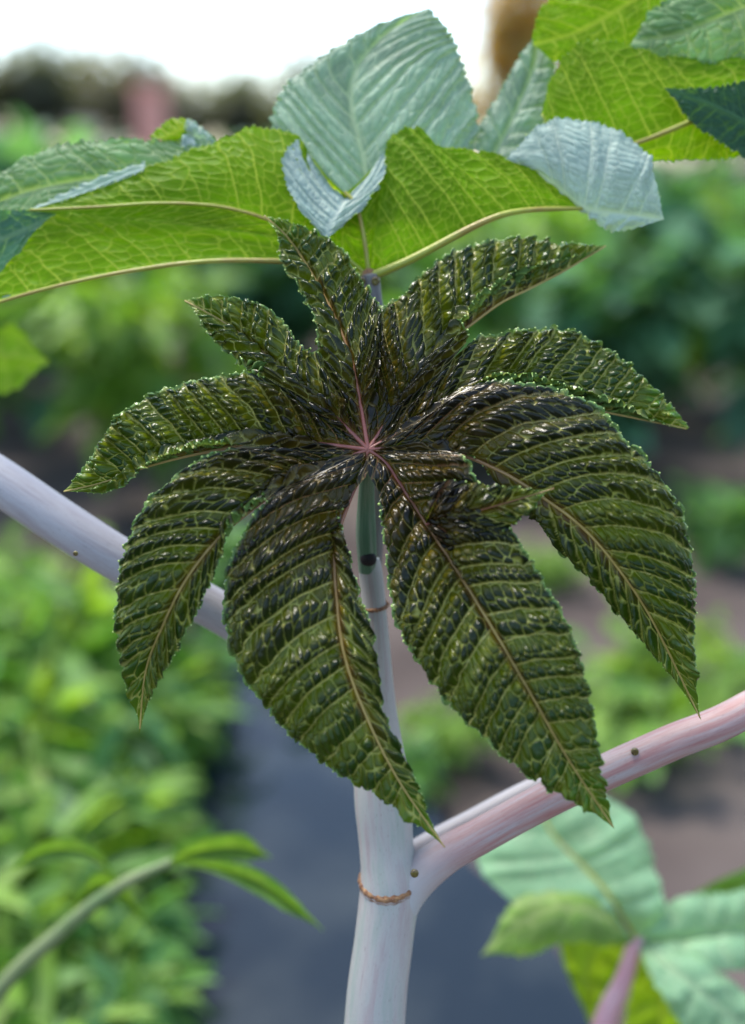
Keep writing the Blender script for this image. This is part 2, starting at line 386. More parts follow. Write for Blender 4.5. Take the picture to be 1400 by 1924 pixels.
# ------------------------------------------------------------------ stem and petioles
def pr(px, cm): return px * (FD + cm * .01) * HF / 700
spts = [(668, 2900, 6), (690, 2300, 6), (704, 1924, 6), (722, 1760, 6), (733, 1660, 6), (726, 1590, 6), (718, 1480, 6), (708, 1330, 6), (703, 1150, 6), (697, 1075, 5.8), (694, 1052, 5.6)]
sr = [62, 60, 57, 55, 56, 51, 53, 37, 24, 22, 19]
# the foot of the stem is carried down to the ground under it
p0 = P(690, 2300, 6)
sp_pts = [np.array([base_pt[0], p0[1] + .02, -0.05]), np.array([base_pt[0] * .5 + p0[0] * .5, p0[1], p0[2] * .5]), *[P(*q) for q in spts[1:]]]
plant.location = (float(sp_pts[0][0]), float(sp_pts[0][1]), 0)
stem = tube('stem', sp_pts, [.036, .034] + [pr(r_, q[2]) for r_, q in zip(sr[1:], spts[1:])], M['stem'], plant, res=220, sides=48)
# ring scars at the nodes
def ring(c, r_, thick, tilt, mat, parent, gap=0, sx=1.0):
    th = np.linspace(0, 2 * math.pi, 90); pts = []
    for a in th: pts.append(P(c[0], c[1], c[2]) + RT * math.cos(a) * r_ * sx - FW * math.sin(a) * r_ + UP * (-math.sin(a) * tilt) + UP * math.cos(a) * gap)
    rr = thick * (.7 + .5 * vnoise(th * 5, th * 0, 4) + .15 * np.sin(th * 23)) ; pts = np.array(pts)
    return tube('node_ring', pts, rr, mat, parent, res=180, sides=10)
ring((732, 1648, 6), pr(52.5, 6), .0026, .0085, M['ring'], stem, gap=.002)
ring((732, 1655, 6), pr(53.6, 6), .0016, .0085, M['stain'], stem, gap=.002)
ring((704, 1138, 6), pr(24.5, 6), .0013, .0026, M['ring'], stem, gap=.001)
def gland(px, py, cm, r_px, parent):
    v, f = ico(); r_ = pr(r_px, cm)
    import bmesh
    bm = bmesh.new(); bmesh.ops.create_uvsphere(bm, u_segments=14, v_segments=10, radius=r_)
    for q in bm.verts:
        if -q.co.y > r_ * .62: q.co.y += (-q.co.y - r_ * .62) * 1.5      # cupped face towards the open side
    me = bpy.data.meshes.new('gland'); bm.to_mesh(me); bm.free(); me.materials.append(M['gland'])
    me.polygons.foreach_set('use_smooth', np.ones(len(me.polygons), bool))
    p = P(px, py, cm); me.transform(Matrix.Translation(Vector(p))); return put('gland', me, parent)
# pinkish petiole to the right; it climbs out of frame to carry the leaf at upper right
rp = [(724, 1780, 6), (738, 1716, 6), (774, 1658, 5.8), (835, 1608, 5.4), (900, 1572, 5), (1010, 1512, 4.6), (1130, 1454, 4.2), (1260, 1396, 4), (1400, 1335, 4), (1640, 1180, 6), (1760, 850, 9), (1690, 450, 10), (1520, 190, 9), (1490, 160, 8.7)]
rrp = [36, 42, 40, 35, 33, 33, 33, 33, 32, 30, 27, 24, 20, 18]
pet_r = tube('petiole', [P(*q) for q in rp], [pr(a, q[2]) for a, q in zip(rrp, rp)], M['pink'], plant, res=200, sides=36)
pet_r['label'] = 'pinkish waxy petiole rising from the brown node ring'
gland(779, 1641, 3.2, 8, pet_r); gland(1193, 1412, 2.9, 7.5, pet_r)
# second petiole close behind it
rp2 = [(745, 1625, 7.6), (800, 1588, 8.2), (880, 1545, 9), (1010, 1478, 10), (1130, 1440, 11), (1260, 1400, 12)]
tube('petiole', [P(*q) for q in rp2], [pr(a, q[2]) for a, q in zip([22, 21, 20, 19, 17, 13], rp2)], M['pale'], plant, res=90, sides=28)['label'] = 'slimmer pale petiole tucked behind the pinkish one'
# stout pale petiole to the left
lp = [(-260, 740, 10), (-120, 832, 9), (0, 905, 8), (120, 985, 7.6), (240, 1060, 7.6), (400, 1143, 8), (540, 1232, 8.2), (640, 1295, 7.6), (712, 1345, 6.6)]
pet_l = tube('petiole', [P(*q) for q in lp], [pr(a, q[2]) for a, q in zip([48, 46, 44, 43, 42, 39, 36, 34, 30], lp)], M['pale'], plant, res=160, sides=36)
pet_l['label'] = 'stout pale waxy petiole running down to the stem'
gland(142, 1040, 2.9, 5, pet_l)
# petiole of the young leaf and of the large leaf above it
yp = [(692, 1072, 5.6), (690, 1045, 5.2), (688, 1000, 4.6), (688, 945, 3.8), (690, 890, 2.0), (690, 850, .5)]
tube('petiole', [P(*q) for q in yp], [pr(a, q[2]) for a, q in zip([18, 18, 19, 16, 13, 10], yp)], M['green_stem'], plant, res=90, sides=26)['label'] = 'green petiole of the dark young leaf'
me = bpy.data.meshes.new('shadowed_cut')  # near-black ellipsoid models the dark cut and its shadow at the petiole junction
import bmesh
bm = bmesh.new(); bmesh.ops.create_uvsphere(bm, u_segments=20, v_segments=12, radius=1)
bm.to_mesh(me); bm.free(); me.materials.append(M['dark'])
me.transform(Matrix.Translation(Vector(P(692, 1050, 4.8))) @ Matrix.Diagonal((pr(16, 5), pr(12, 5), pr(15, 5), 1))); put('shadowed_cut', me, stem)
tp = [(698, 1100, 7.2), (708, 950, 7.4), (714, 760, 7.2), (710, 620, 7), (701, 560, 7), (694, 520, 7.0)]
tube('petiole', [P(*q) for q in tp], [pr(a, q[2]) for a, q in zip([17, 17, 16, 16, 17, 20], tp)], M['dull'], plant, res=90, sides=24)['label'] = 'petiole carrying the large bright green leaf'

# ------------------------------------------------------------------ the dark young leaf
young = None
def hub_mesh(name, c, r_px, mat, parent, flat=.5):
    bm = bmesh.new(); bmesh.ops.create_uvsphere(bm, u_segments=24, v_segments=12, radius=1)
    me = bpy.data.meshes.new(name); bm.to_mesh(me); bm.free(); me.materials.append(mat)
    me.polygons.foreach_set('use_smooth', np.ones(len(me.polygons), bool)); r_ = pr(r_px, c[2])
    me.transform(Matrix.Translation(Vector(P(*c))) @ Matrix.Diagonal((r_, r_ * flat, r_, 1))); return put(name, me, parent)
young = hub_mesh('young_leaf', (692, 845, .15), 13, M['rib'], plant)
young['label'] = 'dark glossy wrinkled young leaf with nine drooping lobes'
C = (692, 845)
def Z(pts, dep):
    return [(p[0], p[1], d) for p, d in zip(pts, dep)]
def ylobe(L, M_, Rr, dl, dm, dr, **kw):
    kw.setdefault('rib', M['rib'])
    return lobe('lobe', Z(L, dl), Z(M_, dm), Z(Rr, dr), young, kw.pop('style', YOUNG), M['young'], **kw)
# depth of the sinuses: IA .6, AB 2.6, BC 2, CD 0, DE -1.6, EF -1.2, FG -2.4, GH -1.2, HI .2
# A: the one that points up
ylobe([C, (647, 763), (605, 680), (596, 610), (566, 548), (533, 500), (518, 450), (495, 404)],
      [C, (678, 765), (664, 690), (636, 612), (603, 545), (570, 488), (535, 440), (495, 404)],
      [C, (704, 723), (714, 603), (690, 562), (662, 520), (630, 468), (580, 427), (495, 404)],
      [0, .3, .6, 1.6, 2.6, 3.6, 4.3, 5], [0, .5, 1.2, 2.2, 3.2, 4.1, 4.7, 5], [0, 1.2, 2.6, 3, 3.6, 4.2, 4.6, 5], seed=1, nsec=13, bulge=(.14, .14))
# B: upper right, folded along its midrib
ylobe([C, (704, 723), (712, 604), (765, 560), (812, 510), (880, 474), (960, 456), (1040, 451), (1138, 460)],
      [C, (735, 780), (790, 705), (835, 648), (885, 610), (940, 570), (1000, 540), (1065, 506), (1138, 462)],
      [C, (783, 746), (874, 646), (872, 614), (905, 570), (955, 532), (1020, 503), (1085, 482), (1138, 463)],
      [0, 1.2, 2.6, 3.6, 4.4, 5, 5.6, 6.2, 6.8], [0, 1, 2.2, 3.2, 3.9, 4.5, 5.2, 6, 6.8], [0, .8, 1.6, 2.0, 2.7, 3.5, 4.4, 5.5, 6.8], seed=2, nsec=15, bulge=(.16, .10))
# C: right, olive, folded like a trough
ylobe([C, (783, 746), (878, 652), (960, 632), (1055, 628), (1140, 665), (1225, 712), (1297, 800)],
      [C, (775, 802), (880, 764), (960, 754), (1050, 760), (1140, 775), (1230, 793), (1292, 806)],
      [C, (798, 783), (908, 716), (990, 716), (1070, 735), (1160, 768), (1232, 797), (1288, 808)],
      [0, .8, 2, 3, 3.6, 4, 4.2, 4.4], [0, .6, 1.6, 2.4, 3, 3.5, 4, 4.4], [0, -.2, 0, .8, 1.6, 2.5, 3.5, 4.4], seed=3, nsec=15, bulge=(.12, .08))
# D: right, long, hanging
ylobe([C, (797, 783), (908, 722), (1085, 755), (1162, 825), (1247, 925), (1288, 1040), (1300, 1170), (1318, 1354)],
      [C, (750, 840), (850, 850), (945, 888), (1030, 942), (1095, 992), (1155, 1060), (1225, 1165), (1318, 1354)],
      [C, (775, 848), (860, 850), (935, 892), (1010, 952), (1050, 1018), (1122, 1088), (1203, 1190), (1318, 1354)],
      [0, -.5, -.2, -.6, -1.0, -1.2, -1.2, -.9, -.4], [0, .2, -.4, -1.2, -1.8, -2.1, -2.1, -1.5, -.4], [0, -.4, -1.2, -.5, -.4, -.6, -.8, -.8, -.4], seed=4, nsec=17, bulge=(.20, .12))
# E: lower right, the largest
ylobe([C, (775, 848), (858, 853), (895, 918), (948, 988), (1000, 1075), (1065, 1195), (1115, 1375), (1155, 1558)],
      [C, (725, 870), (765, 930), (815, 1005), (870, 1090), (930, 1188), (995, 1300), (1070, 1430), (1155, 1558)],
      [C, (693, 890), (716, 936), (736, 1030), (752, 1150), (790, 1232), (880, 1345), (1010, 1462), (1155, 1558)],
      [0, -.6, -1.7, -2.4, -3, -3.6, -4, -4.2, -4], [0, .1, -.6, -1.8, -3, -3.9, -4.4, -4.5, -4], [0, -.8, -.8, -1.2, -2, -2.8, -3.4, -3.9, -4], seed=5, nsec=18, bulge=(.18, .20))
# its side lobelet
ylobe([(818, 905), (890, 915), (960, 922), (1043, 917)], [(800, 985), (870, 967), (950, 945), (1043, 917)], [(850, 1040), (925, 1003), (975, 965), (1043, 917)],
      [-2.6, -3.2, -3.6, -3.8], [-2.2, -3.0, -3.6, -3.8], [-2.8, -3.2, -3.4, -3.8], seed=6, nsec=6, bulge=(.15, .15), seamL=.2, seamR=.6, hubfade=False, rib_r=(.0007, .0003))
# F: lower left, broad
ylobe([C, (690, 890), (656, 936), (640, 1005), (662, 1105), (692, 1205), (714, 1345), (772, 1462), (837, 1594)],
      [C, (683, 880), (655, 945), (630, 1030), (633, 1130), (648, 1235), (690, 1350), (750, 1468), (837, 1594)],
      [C, (602, 888), (513, 934), (440, 1055), (432, 1150), (470, 1265), (565, 1382), (700, 1482), (837, 1594)],
      [0, -.8, -1, -1.6, -2.4, -3, -3.3, -3.5, -3.4], [0, .2, -.4, -1.8, -2.9, -3.7, -4, -3.9, -3.4], [0, -1.2, -2.4, -2.4, -2.4, -2.8, -3.2, -3.4, -3.4], seed=7, nsec=16, bulge=(.18, .20))
# G: left, hanging
ylobe([C, (602, 888), (513, 933), (448, 982), (418, 1038), (375, 1122), (334, 1203), (298, 1285), (262, 1378)],
      [C, (615, 872), (545, 908), (470, 960), (405, 1018), (348, 1092), (305, 1178), (274, 1262), (262, 1378)],
      [C, (575, 845), (448, 846), (350, 890), (275, 965), (236, 1060), (228, 1170), (240, 1275), (262, 1378)],
      [0, -1.2, -2.4, -2.9, -2.9, -2.7, -2.3, -1.8, -1.2], [0, .1, -1, -2, -2.6, -2.9, -2.6, -2, -1.2], [0, -.6, -1.2, -1.5, -1.6, -1.6, -1.5, -1.4, -1.2], seed=8, nsec=17, bulge=(.14, .20))
# H: left
ylobe([C, (574, 846), (450, 838), (385, 839), (314, 859), (272, 884), (212, 930), (121, 924)],
      [C, (600, 834), (500, 829), (410, 845), (320, 865), (255, 884), (195, 906), (119, 924)],
      [C, (598, 780), (503, 714), (400, 717), (310, 742), (232, 787), (170, 852), (119, 922)],
      [0, -.6, -1.4, -1.6, -1.2, -.6, .2, 1], [0, 0, .1, .2, .3, .4, .6, 1], [0, .2, .2, .4, .6, .8, .9, 1], seed=9, nsec=17, bulge=(.08, .16))
# I: upper left
ylobe([C, (598, 780), (503, 714), (468, 693), (424, 658), (392, 622), (368, 595), (346, 565)],
      [C, (640, 793), (590, 748), (530, 695), (480, 650), (430, 612), (385, 585), (345, 564)],
      [C, (647, 763), (605, 680), (566, 662), (524, 606), (480, 576), (422, 555), (345, 563)],
      [0, .2, .2, .8, 1.6, 2.4, 3, 3.4], [0, .3, .6, 1.3, 2, 2.6, 3, 3.4], [0, .4, .6, 1.2, 2, 2.6, 3, 3.4], seed=10, nsec=13, bulge=(.14, .14))

# ------------------------------------------------------------------ the large mature leaf behind it
big_leaf = hub_mesh('large_leaf', (694, 521, 7.0), 17, M['ring'], plant, .8)
big_leaf['label'] = 'large bright green leaf seen from below, its lobe tips folded over'
gland(680, 528, 6.2, 7, big_leaf); gland(706, 528, 6.2, 8, big_leaf)
def ZC(d): return 2.0 + d * .42 if d < 30 else d
def mlobe(L, M_, Rr, dl, dm, dr, leaf=None, **kw):
    kw.setdefault('rib', None); kw.setdefault('res', .0008); kw.setdefault('seamL', 0); kw.setdefault('seamR', 0); kw.setdefault('hubfade', False); kw.setdefault('tooth_amp', .0022); kw.setdefault('tipw', .12)
    back = 2.4 if leaf is not None else 0.0
    dl, dm, dr = ([ZC(d) + back for d in q] for q in (dl, dm, dr))
    return lobe('lobe', Z(L, dl), Z(M_, dm), Z(Rr, dr), leaf or big_leaf, kw.pop('style', MAT), M['mature'], **kw)
H = (694, 521)
UB = mstyle()                                                       # bright underside
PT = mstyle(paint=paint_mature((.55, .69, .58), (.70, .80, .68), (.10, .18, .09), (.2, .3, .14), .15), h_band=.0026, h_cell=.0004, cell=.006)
GT = mstyle(paint=paint_mature((.36, .50, .36), (.54, .66, .48), (.07, .15, .04), (.2, .3, .10), .3), h_band=.0032, h_cell=.0006, cell=.008)
DT = mstyle(paint=paint_mature((.045, .12, .06), (.10, .22, .10), (.10, .22, .02), (.3, .4, .07), .2))
# lower left lobe, seen from below
mlobe([H, (612, 470), (520, 446), (400, 430), (255, 414), (108, 402), (30, 476), (-70, 570), (-150, 640)],
      [H, (605, 500), (520, 491), (385, 492), (250, 509), (120, 535), (0, 568), (-80, 600), (-150, 640)],
      [H, (605, 494), (520, 484), (385, 485), (250, 502), (120, 528), (0, 561), (-80, 594), (-150, 640)],
      [12, 11.5, 11.2, 11, 11, 11, 11, 11.5, 12], [12, 11.2, 10.6, 10, 9.6, 9.5, 9.8, 10.5, 12], [12, 12.6, 12.8, 13, 13, 13, 12.8, 12.4, 12],
      face='under', teeth=False, seed=21, nsec=11, style=UB, rib=M['rib_y'], rib_r=(.0022, .0009), bulge=(.03, .05), seamL=4.6, sweep=(.10, .05))
# upper left lobe, seen from below
mlobe([H, (642, 430), (600, 330), (558, 257), (478, 240), (392, 270), (272, 318), (150, 364), (48, 395)],
      [H, (625, 466), (560, 436), (520, 420), (465, 400), (395, 386), (295, 382), (180, 389), (48, 395)],
      [H, (612, 470), (520, 446), (460, 437), (400, 430), (330, 422), (255, 414), (170, 407), (48, 396)],
      [12, 12.4, 13, 13.6, 13.6, 13.4, 13, 12.6, 12], [12, 11.6, 11.2, 11, 11, 11.1, 11.2, 11.5, 12], [12, 11.5, 11.2, 11.1, 11, 11, 11, 11.3, 12],
      face='under', seed=22, nsec=11, style=UB, rib=M['rib_y'], rib_r=(.0016, .0007), bulge=(-.10, .02), sweep=(.04, .05), seamL=2.7, seamR=6)
# centre lobe, its underside
mlobe([H, (642, 430), (600, 330), (560, 260)], [H, (683, 440), (668, 385), (648, 362)], [H, (706, 420), (716, 340), (723, 288)],
      [12, 12.4, 13, 13.6], [12, 11.6, 11.6, 12], [12, 12.4, 13, 13.4], face='under', seed=23, nsec=6, style=UB, rib=M['rib_y'], rib_r=(.0018, .0014), seamL=9, seamR=9)
# and its tip, folded forward to show the upper face
mlobe([(722, 288), (719, 335), (680, 392), (612, 452)], [(648, 374), (640, 392), (622, 420), (612, 452)], [(562, 262), (533, 300), (552, 376), (612, 452)],
      [13.4, 11.4, 9.8, 9], [12, 10.6, 9.4, 9], [13.6, 11.4, 9.8, 9], seed=24, nsec=6, style=PT, res=.0008, bulge=(-.06, -.06), sweep=(-.25, 0.0), label='pale blue green lobe tip folded forward')
# right lobe, seen from below
mlobe([H, (706, 420), (716, 340), (723, 288), (742, 250), (786, 240), (832, 276), (905, 284), (1000, 311), (1094, 392)],
      [H, (735, 505), (775, 487), (815, 466), (850, 447), (895, 424), (945, 404), (990, 396), (1035, 393), (1094, 392)],
      [H, (735, 495), (775, 475), (815, 450), (850, 430), (895, 408), (945, 392), (990, 386), (1035, 386), (1094, 391)],
      [12, 12.4, 13, 13.4, 13.6, 13.6, 13.4, 13, 12.4, 11.4], [12, 11.4, 11, 10.6, 10.4, 10.2, 10.2, 10.4, 10.8, 11.4], [12, 12.2, 12.6, 13, 13.2, 13.2, 13, 12.8, 12.4, 11.4],
      face='under', seed=25, nsec=11, style=UB, rib=M['rib_y'], rib_r=(.0036, .0014), bulge=(-.06, .05), sweep=(-.02, -.06), seamL=2.8)
# folded pale tip of the right lobe
mlobe([(952, 300), (1030, 231), (1130, 238), (1212, 288), (1230, 345), (1248, 412)], [(1000, 311), (1050, 352), (1098, 390), (1150, 399), (1198, 405), (1248, 412)],
      [(1004, 318), (1052, 358), (1104, 402), (1142, 429), (1182, 431), (1248, 412)],
      [12.6, 12.4, 12, 11.4, 11, 10.6], [12.4, 11.6, 10.8, 10.4, 10.4, 10.6], [12.6, 12, 11.4, 11, 10.8, 10.6], seed=26, nsec=7, style=PT, res=.0008, bulge=(.10, .05), sweep=(-.05, 0), label='pale folded tip of the right lobe')
# tall lobe standing behind the fold
mlobe([(600, 420), (540, 320), (512, 240), (530, 180), (562, 140), (680, 62), (806, 14)], [(690, 430), (690, 350), (676, 270), (660, 200), (668, 135), (725, 65), (806, 14)],
      [(830, 400), (872, 320), (893, 240), (884, 180), (862, 110), (840, 55), (806, 14)],
      [15, 16, 17, 18, 18.5, 19, 19.5], [14.4, 15.4, 16.4, 17.4, 18.2, 19, 19.5], [16, 17.5, 18.5, 19, 19.4, 19.5, 19.5], seed=27, nsec=11, style=GT, bulge=(.05, .14), sweep=(.30, .18))
# pale lobe to the right of it
mlobe([(876, 280), (930, 192), (975, 112), (1012, 58)], [(925, 300), (965, 220), (1002, 130), (1012, 58)], [(1020, 330), (1045, 230), (1042, 140), (1012, 58)],
      [20, 22, 24, 25], [20, 22, 24, 25], [21, 23, 24, 25], seed=28, nsec=6, style=GT, bulge=(.1, .1))
# pale lobe at far left
mlobe([(440, 420), (300, 420), (150, 430), (0, 450), (-120, 450)], [(430, 330), (300, 330), (150, 340), (10, 375), (-120, 440)], [(405, 262), (290, 268), (150, 271), (40, 304), (-120, 420)],
      [16, 16, 16, 16, 17], [17, 17, 17, 17, 17], [18, 18, 18, 17.6, 17], seed=29, nsec=8, style=mstyle(paint=paint_mature((.20, .35, .16), (.46, .56, .36), (.10, .20, .04), (.34, .44, .07), .3), h_cell=.0014), bulge=(.1, .1))
# its curled top edge, and dark part under it
mlobe([(282, 258), (300, 238), (322, 222), (340, 219)], [(300, 262), (325, 250), (345, 238), (352, 226)], [(330, 266), (352, 258), (362, 245), (358, 228)],
      [17.8] * 4, [17.2] * 4, [17.4] * 4, face='under', seed=30, nsec=4, style=UB, bulge=(-.1, -.1), label='small upturned green edge')
mlobe([(352, 224), (372, 236), (398, 258), (420, 280)], [(345, 250), (365, 258), (392, 268), (420, 282)], [(340, 275), (362, 280), (390, 284), (420, 284)],
      [17.6] * 4, [17.6] * 4, [17.4] * 4, seed=31, nsec=4, style=PT, label='pale curled edge')
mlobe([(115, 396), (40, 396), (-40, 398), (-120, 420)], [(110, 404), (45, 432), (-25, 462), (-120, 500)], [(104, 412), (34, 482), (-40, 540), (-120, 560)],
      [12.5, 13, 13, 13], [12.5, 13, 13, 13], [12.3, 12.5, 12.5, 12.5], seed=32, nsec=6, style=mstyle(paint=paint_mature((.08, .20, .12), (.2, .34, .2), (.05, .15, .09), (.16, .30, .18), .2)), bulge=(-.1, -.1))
# pale rolled edge along the upper left lobe
mlobe([(275, 306), (215, 325), (150, 352), (60, 392)], [(272, 314), (212, 336), (150, 362), (58, 394)], [(270, 322), (210, 345), (150, 366), (56, 395)],
      [13.6, 13.4, 13.2, 12.4], [12.9, 12.8, 12.5, 12], [12.8, 12.7, 12.4, 11.9], seed=33, nsec=8, style=mstyle(paint=paint_mature((.3, .42, .4), (.46, .58, .54), (.30, .42, .40), (.46, .58, .54), .15)), res=.0008, label='pale rolled margin')

# ------------------------------------------------------------------ leaf at upper right
top_leaf = hub_mesh('upper_leaf', (1488, 158, 8.6), 15, M['rib_y'], plant, .8)
top_leaf['label'] = 'bright green leaf above the pinkish petiole, cut by the frame'
mlobe([(1488, 60), (1400, 105), (1270, 108), (1170, 82), (1090, 78), (1036, 130), (1018, 212)], [(1488, 158), (1400, 188), (1310, 224), (1200, 268), (1120, 288), (1050, 268), (1018, 215)],
      [(1488, 260), (1395, 291), (1320, 298), (1235, 302), (1150, 310), (1070, 300), (1018, 218)],
      [11, 11, 11, 11, 11, 11, 10.6], [10, 9.6, 9.2, 9.2, 9.6, 10, 10.6], [11, 11, 11, 11, 11, 10.8, 10.6], leaf=top_leaf, face='under', seed=41, nsec=9, style=UB, rib=M['rib_y'], rib_r=(.0030, .0008), bulge=(-.08, -.06), sweep=(.12, .02))
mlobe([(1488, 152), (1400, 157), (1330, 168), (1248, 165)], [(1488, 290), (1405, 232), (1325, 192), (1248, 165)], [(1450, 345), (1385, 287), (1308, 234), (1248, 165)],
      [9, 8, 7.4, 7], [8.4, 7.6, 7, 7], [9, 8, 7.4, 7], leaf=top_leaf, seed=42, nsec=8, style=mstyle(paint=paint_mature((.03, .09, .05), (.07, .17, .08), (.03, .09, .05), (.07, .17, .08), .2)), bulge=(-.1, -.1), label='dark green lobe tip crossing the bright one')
mlobe([(1420, -100), (1290, -16), (1226, 24), (1188, 78)], [(1460, -10), (1345, 36), (1270, 66), (1188, 78)], [(1510, 130), (1400, 135), (1285, 135), (1180, 95)],
      [14, 13.4, 13, 12.6], [13, 12.4, 12, 12.4], [12.4, 12, 12, 12.4], leaf=top_leaf, seed=43, nsec=5, style=mstyle(paint=paint_mature((.20, .34, .15), (.40, .52, .26), (.13, .27, .02), (.34, .44, .07), .25), h_cell=.0016, cell=.010), bulge=(.1, .1))
mlobe([(1230, -120), (1100, -40), (1018, 12), (999, 66)], [(1300, -70), (1190, 0), (1090, 58), (1002, 84)], [(1320, 40), (1230, 80), (1140, 112), (1040, 118)],
      [16, 15.5, 15, 15], [15, 14.6, 14.4, 15], [14.5, 14.2, 14.2, 14.8], leaf=top_leaf, face='under', seed=44, nsec=7, style=UB, bulge=(-.1, -.1))

# ------------------------------------------------------------------ the ground, the ditch water
M['soil'] = pmat('soil', (.045, .034, .030), .9, (.10, .080, .070), 1.6, .8, .2, bscale=9)
M['water'] = pmat('water', (.006, .012, .018), .07, (.030, .038, .040), scale=3.0, bump=.22, bscale=7, spec=.26, lo=.45, hi=.7)
def flat(name, poly, z, mat, kind='structure'):
    me = bpy.data.meshes.new(name); me.from_pydata([(float(p[0]), float(p[1]), z) for p in poly], [], [list(range(len(poly)))]); me.materials.append(mat); me.update()
    o = put(name, me); o['kind'] = kind; return o
n_ = 160; xs = np.sinh(np.linspace(-6.2, 6.2, n_)); xx, yy = np.meshgrid(xs * 2, xs * 2 + 3, indexing='ij')
rr_ = np.hypot(xx, yy - 2)
zz = (vnoise(xx * 1.3, yy * 1.3, 3) - .5) * .07 + (vnoise(xx * 4, yy * 4, 5) - .5) * .03
zz = zz * (1 - sm(20, 60, rr_)) - .03
me = fast_mesh('ground', np.stack([xx, yy, zz], -1).reshape(-1, 3), grid_faces(n_, n_)[:, ::-1], M['soil']); g_ = put('ground', me); g_['kind'] = 'structure'
wpx = [(270, 1330), (330, 1275), (480, 1262), (600, 1370), (740, 1470), (880, 1640), (1010, 1760), (1100, 1924), (1150, 2200), (150, 2200), (290, 1924), (340, 1700), (300, 1500)]
wk = np.array([G(*q)[:2] for q in wpx]); wk = np.vstack([wk, wk[:1]])
wc = catmull(wk, np.linspace(0, len(wk) - 1, 140))[:-1]
flat('water', wc[::-1], .035, M['water'])

# ------------------------------------------------------------------ soft background plants
def leaf_cloud(name, rs, n, size, shape, cols, wid=.5, droop=.3, mat=None):
    """n folded leaves spread by shape(rs) -> (position, outward direction)"""
    prof = np.array([[0, 0], [.25, .8], [.55, 1.], [.8, .6], [1., 0]])
    V = []; F = []; T_ = []; U_ = []
    for i in range(n):
        p, d = shape(rs); d = d + rs.normal(0, .45, 3); d[2] -= droop * rs.random(); d = d / np.linalg.norm(d)
        up = np.array([0, 0, 1.]) + rs.normal(0, .35, 3); sd_ = np.cross(d, up); sd_ /= np.linalg.norm(sd_); upn = np.cross(sd_, d)
        L_ = size * (.6 + .8 * rs.random()); w_ = L_ * wid * .5; b0 = len(V); c = cols[rs.integers(len(cols))] * (.75 + .5 * rs.random())
        for (a, h) in prof:
            mid = p + d * L_ * a - np.array([0, 0, 1]) * L_ * .25 * a * a
            if h == 0: V.append(mid); T_.append(c); U_.append(c * [1.1, 1.1, .7])
            else:
                for sg in (-1, 0, 1):
                    V.append(mid + sd_ * sg * w_ * h + upn * (abs(sg) * w_ * .3)); T_.append(c); U_.append(c * [1.1, 1.1, .7])
        k = b0
        F += [(k, k + 1, k + 2), (k, k + 2, k + 3)]
        for r0 in (k + 1, k + 4): 
            for j in (0, 1): F += [(r0 + j, r0 + j + 3, r0 + j + 4), (r0 + j, r0 + j + 4, r0 + j + 1)]
        F += [(k + 7, k + 10, k + 8), (k + 8, k + 10, k + 9)]
    return fast_mesh(name, np.array(V), np.array(F)[:, ::-1], mat or M['soft'], {'top': np.array(T_), 'under': np.array(U_)}, smooth=False)
def merged_tubes(name, lines, mat):
    V = []; F = []; b = 0; sides = 7
    for pts, rad in lines:
        pts = np.asarray(pts, float); rad = np.asarray(rad, float); u = np.linspace(0, len(pts) - 1, (len(pts) - 1) * 5 + 1); c = catmull(pts, u); r_ = np.interp(u, np.arange(len(rad)), rad)
        t_ = nrm(np.gradient(c, axis=0)); a = nrm(np.cross(t_, np.array([.13, .99, .05]))); bb = np.cross(t_, a); th = np.linspace(0, 2 * math.pi, sides, endpoint=False)
        v = c[:, None] + r_[:, None, None] * (np.cos(th)[None, :, None] * a[:, None] + np.sin(th)[None, :, None] * bb[:, None])
        V.append(v.reshape(-1, 3)); F.append(grid_faces(len(u), sides, True) + b); b += v.shape[0] * sides
    return fast_mesh(name, np.vstack(V), np.vstack(F), mat)
M['twig'] = pmat('green_twig', (.10, .16, .05), .6, (.17, .2, .08), 20)
M['bark'] = pmat('bark', (.09, .07, .055), .9, (.16, .13, .10), 6, .6)
GREENS = {'teal': np.array([[.06, .16, .08], [.09, .22, .11], [.12, .28, .16], [.05, .13, .06]]),
          'lime': np.array([[.13, .25, .03], [.17, .31, .04], [.10, .22, .04], [.21, .34, .06]]),
          'mid': np.array([[.08, .20, .05], [.11, .25, .06], [.06, .16, .05], [.15, .30, .08]]),
          'dark': np.array([[.09, .11, .08], [.11, .13, .09], [.12, .125, .10]]),
          'ochre': np.array([[.46, .28, .08], [.52, .35, .12], [.40, .22, .06], [.30, .28, .08]]),
          'grey': np.array([[.13, .13, .12], [.17, .155, .14], [.11, .12, .10]])}
def bush_meshes(seed, h, r_, n, size, greens, wid):
    rs = np.random.default_rng(seed); stems = []; nodes = []
    for k in range(7):
        a = rs.random() * 6.28; rr2 = r_ * (.25 + .75 * rs.random()); hh = h * (.6 + .4 * rs.random())
        tip = np.array([math.cos(a) * rr2, math.sin(a) * rr2, hh]); pts = [np.array([0, 0, -.05]), tip * [.35, .35, .45], tip * [.75, .75, .8], tip]
        stems.append((pts, [.014, .011, .008, .004])); nodes += [catmull(np.array(pts), np.array([q]))[0] for q in np.linspace(.8, 3, 9)]
    nodes = np.array(nodes)
    def shape(g):
        b = nodes[g.integers(len(nodes))]; d = g.normal(0, 1, 3); d[2] *= .5; d /= np.linalg.norm(d)
        return b + d * r_ * .28 * g.random() + np.array([0, 0, .02]), d * .8 + nrm(b * [1, 1, .1]) * .6
    return merged_tubes('stems', stems, M['twig']), leaf_cloud('foliage', rs, n, size, shape, GREENS[greens], wid)
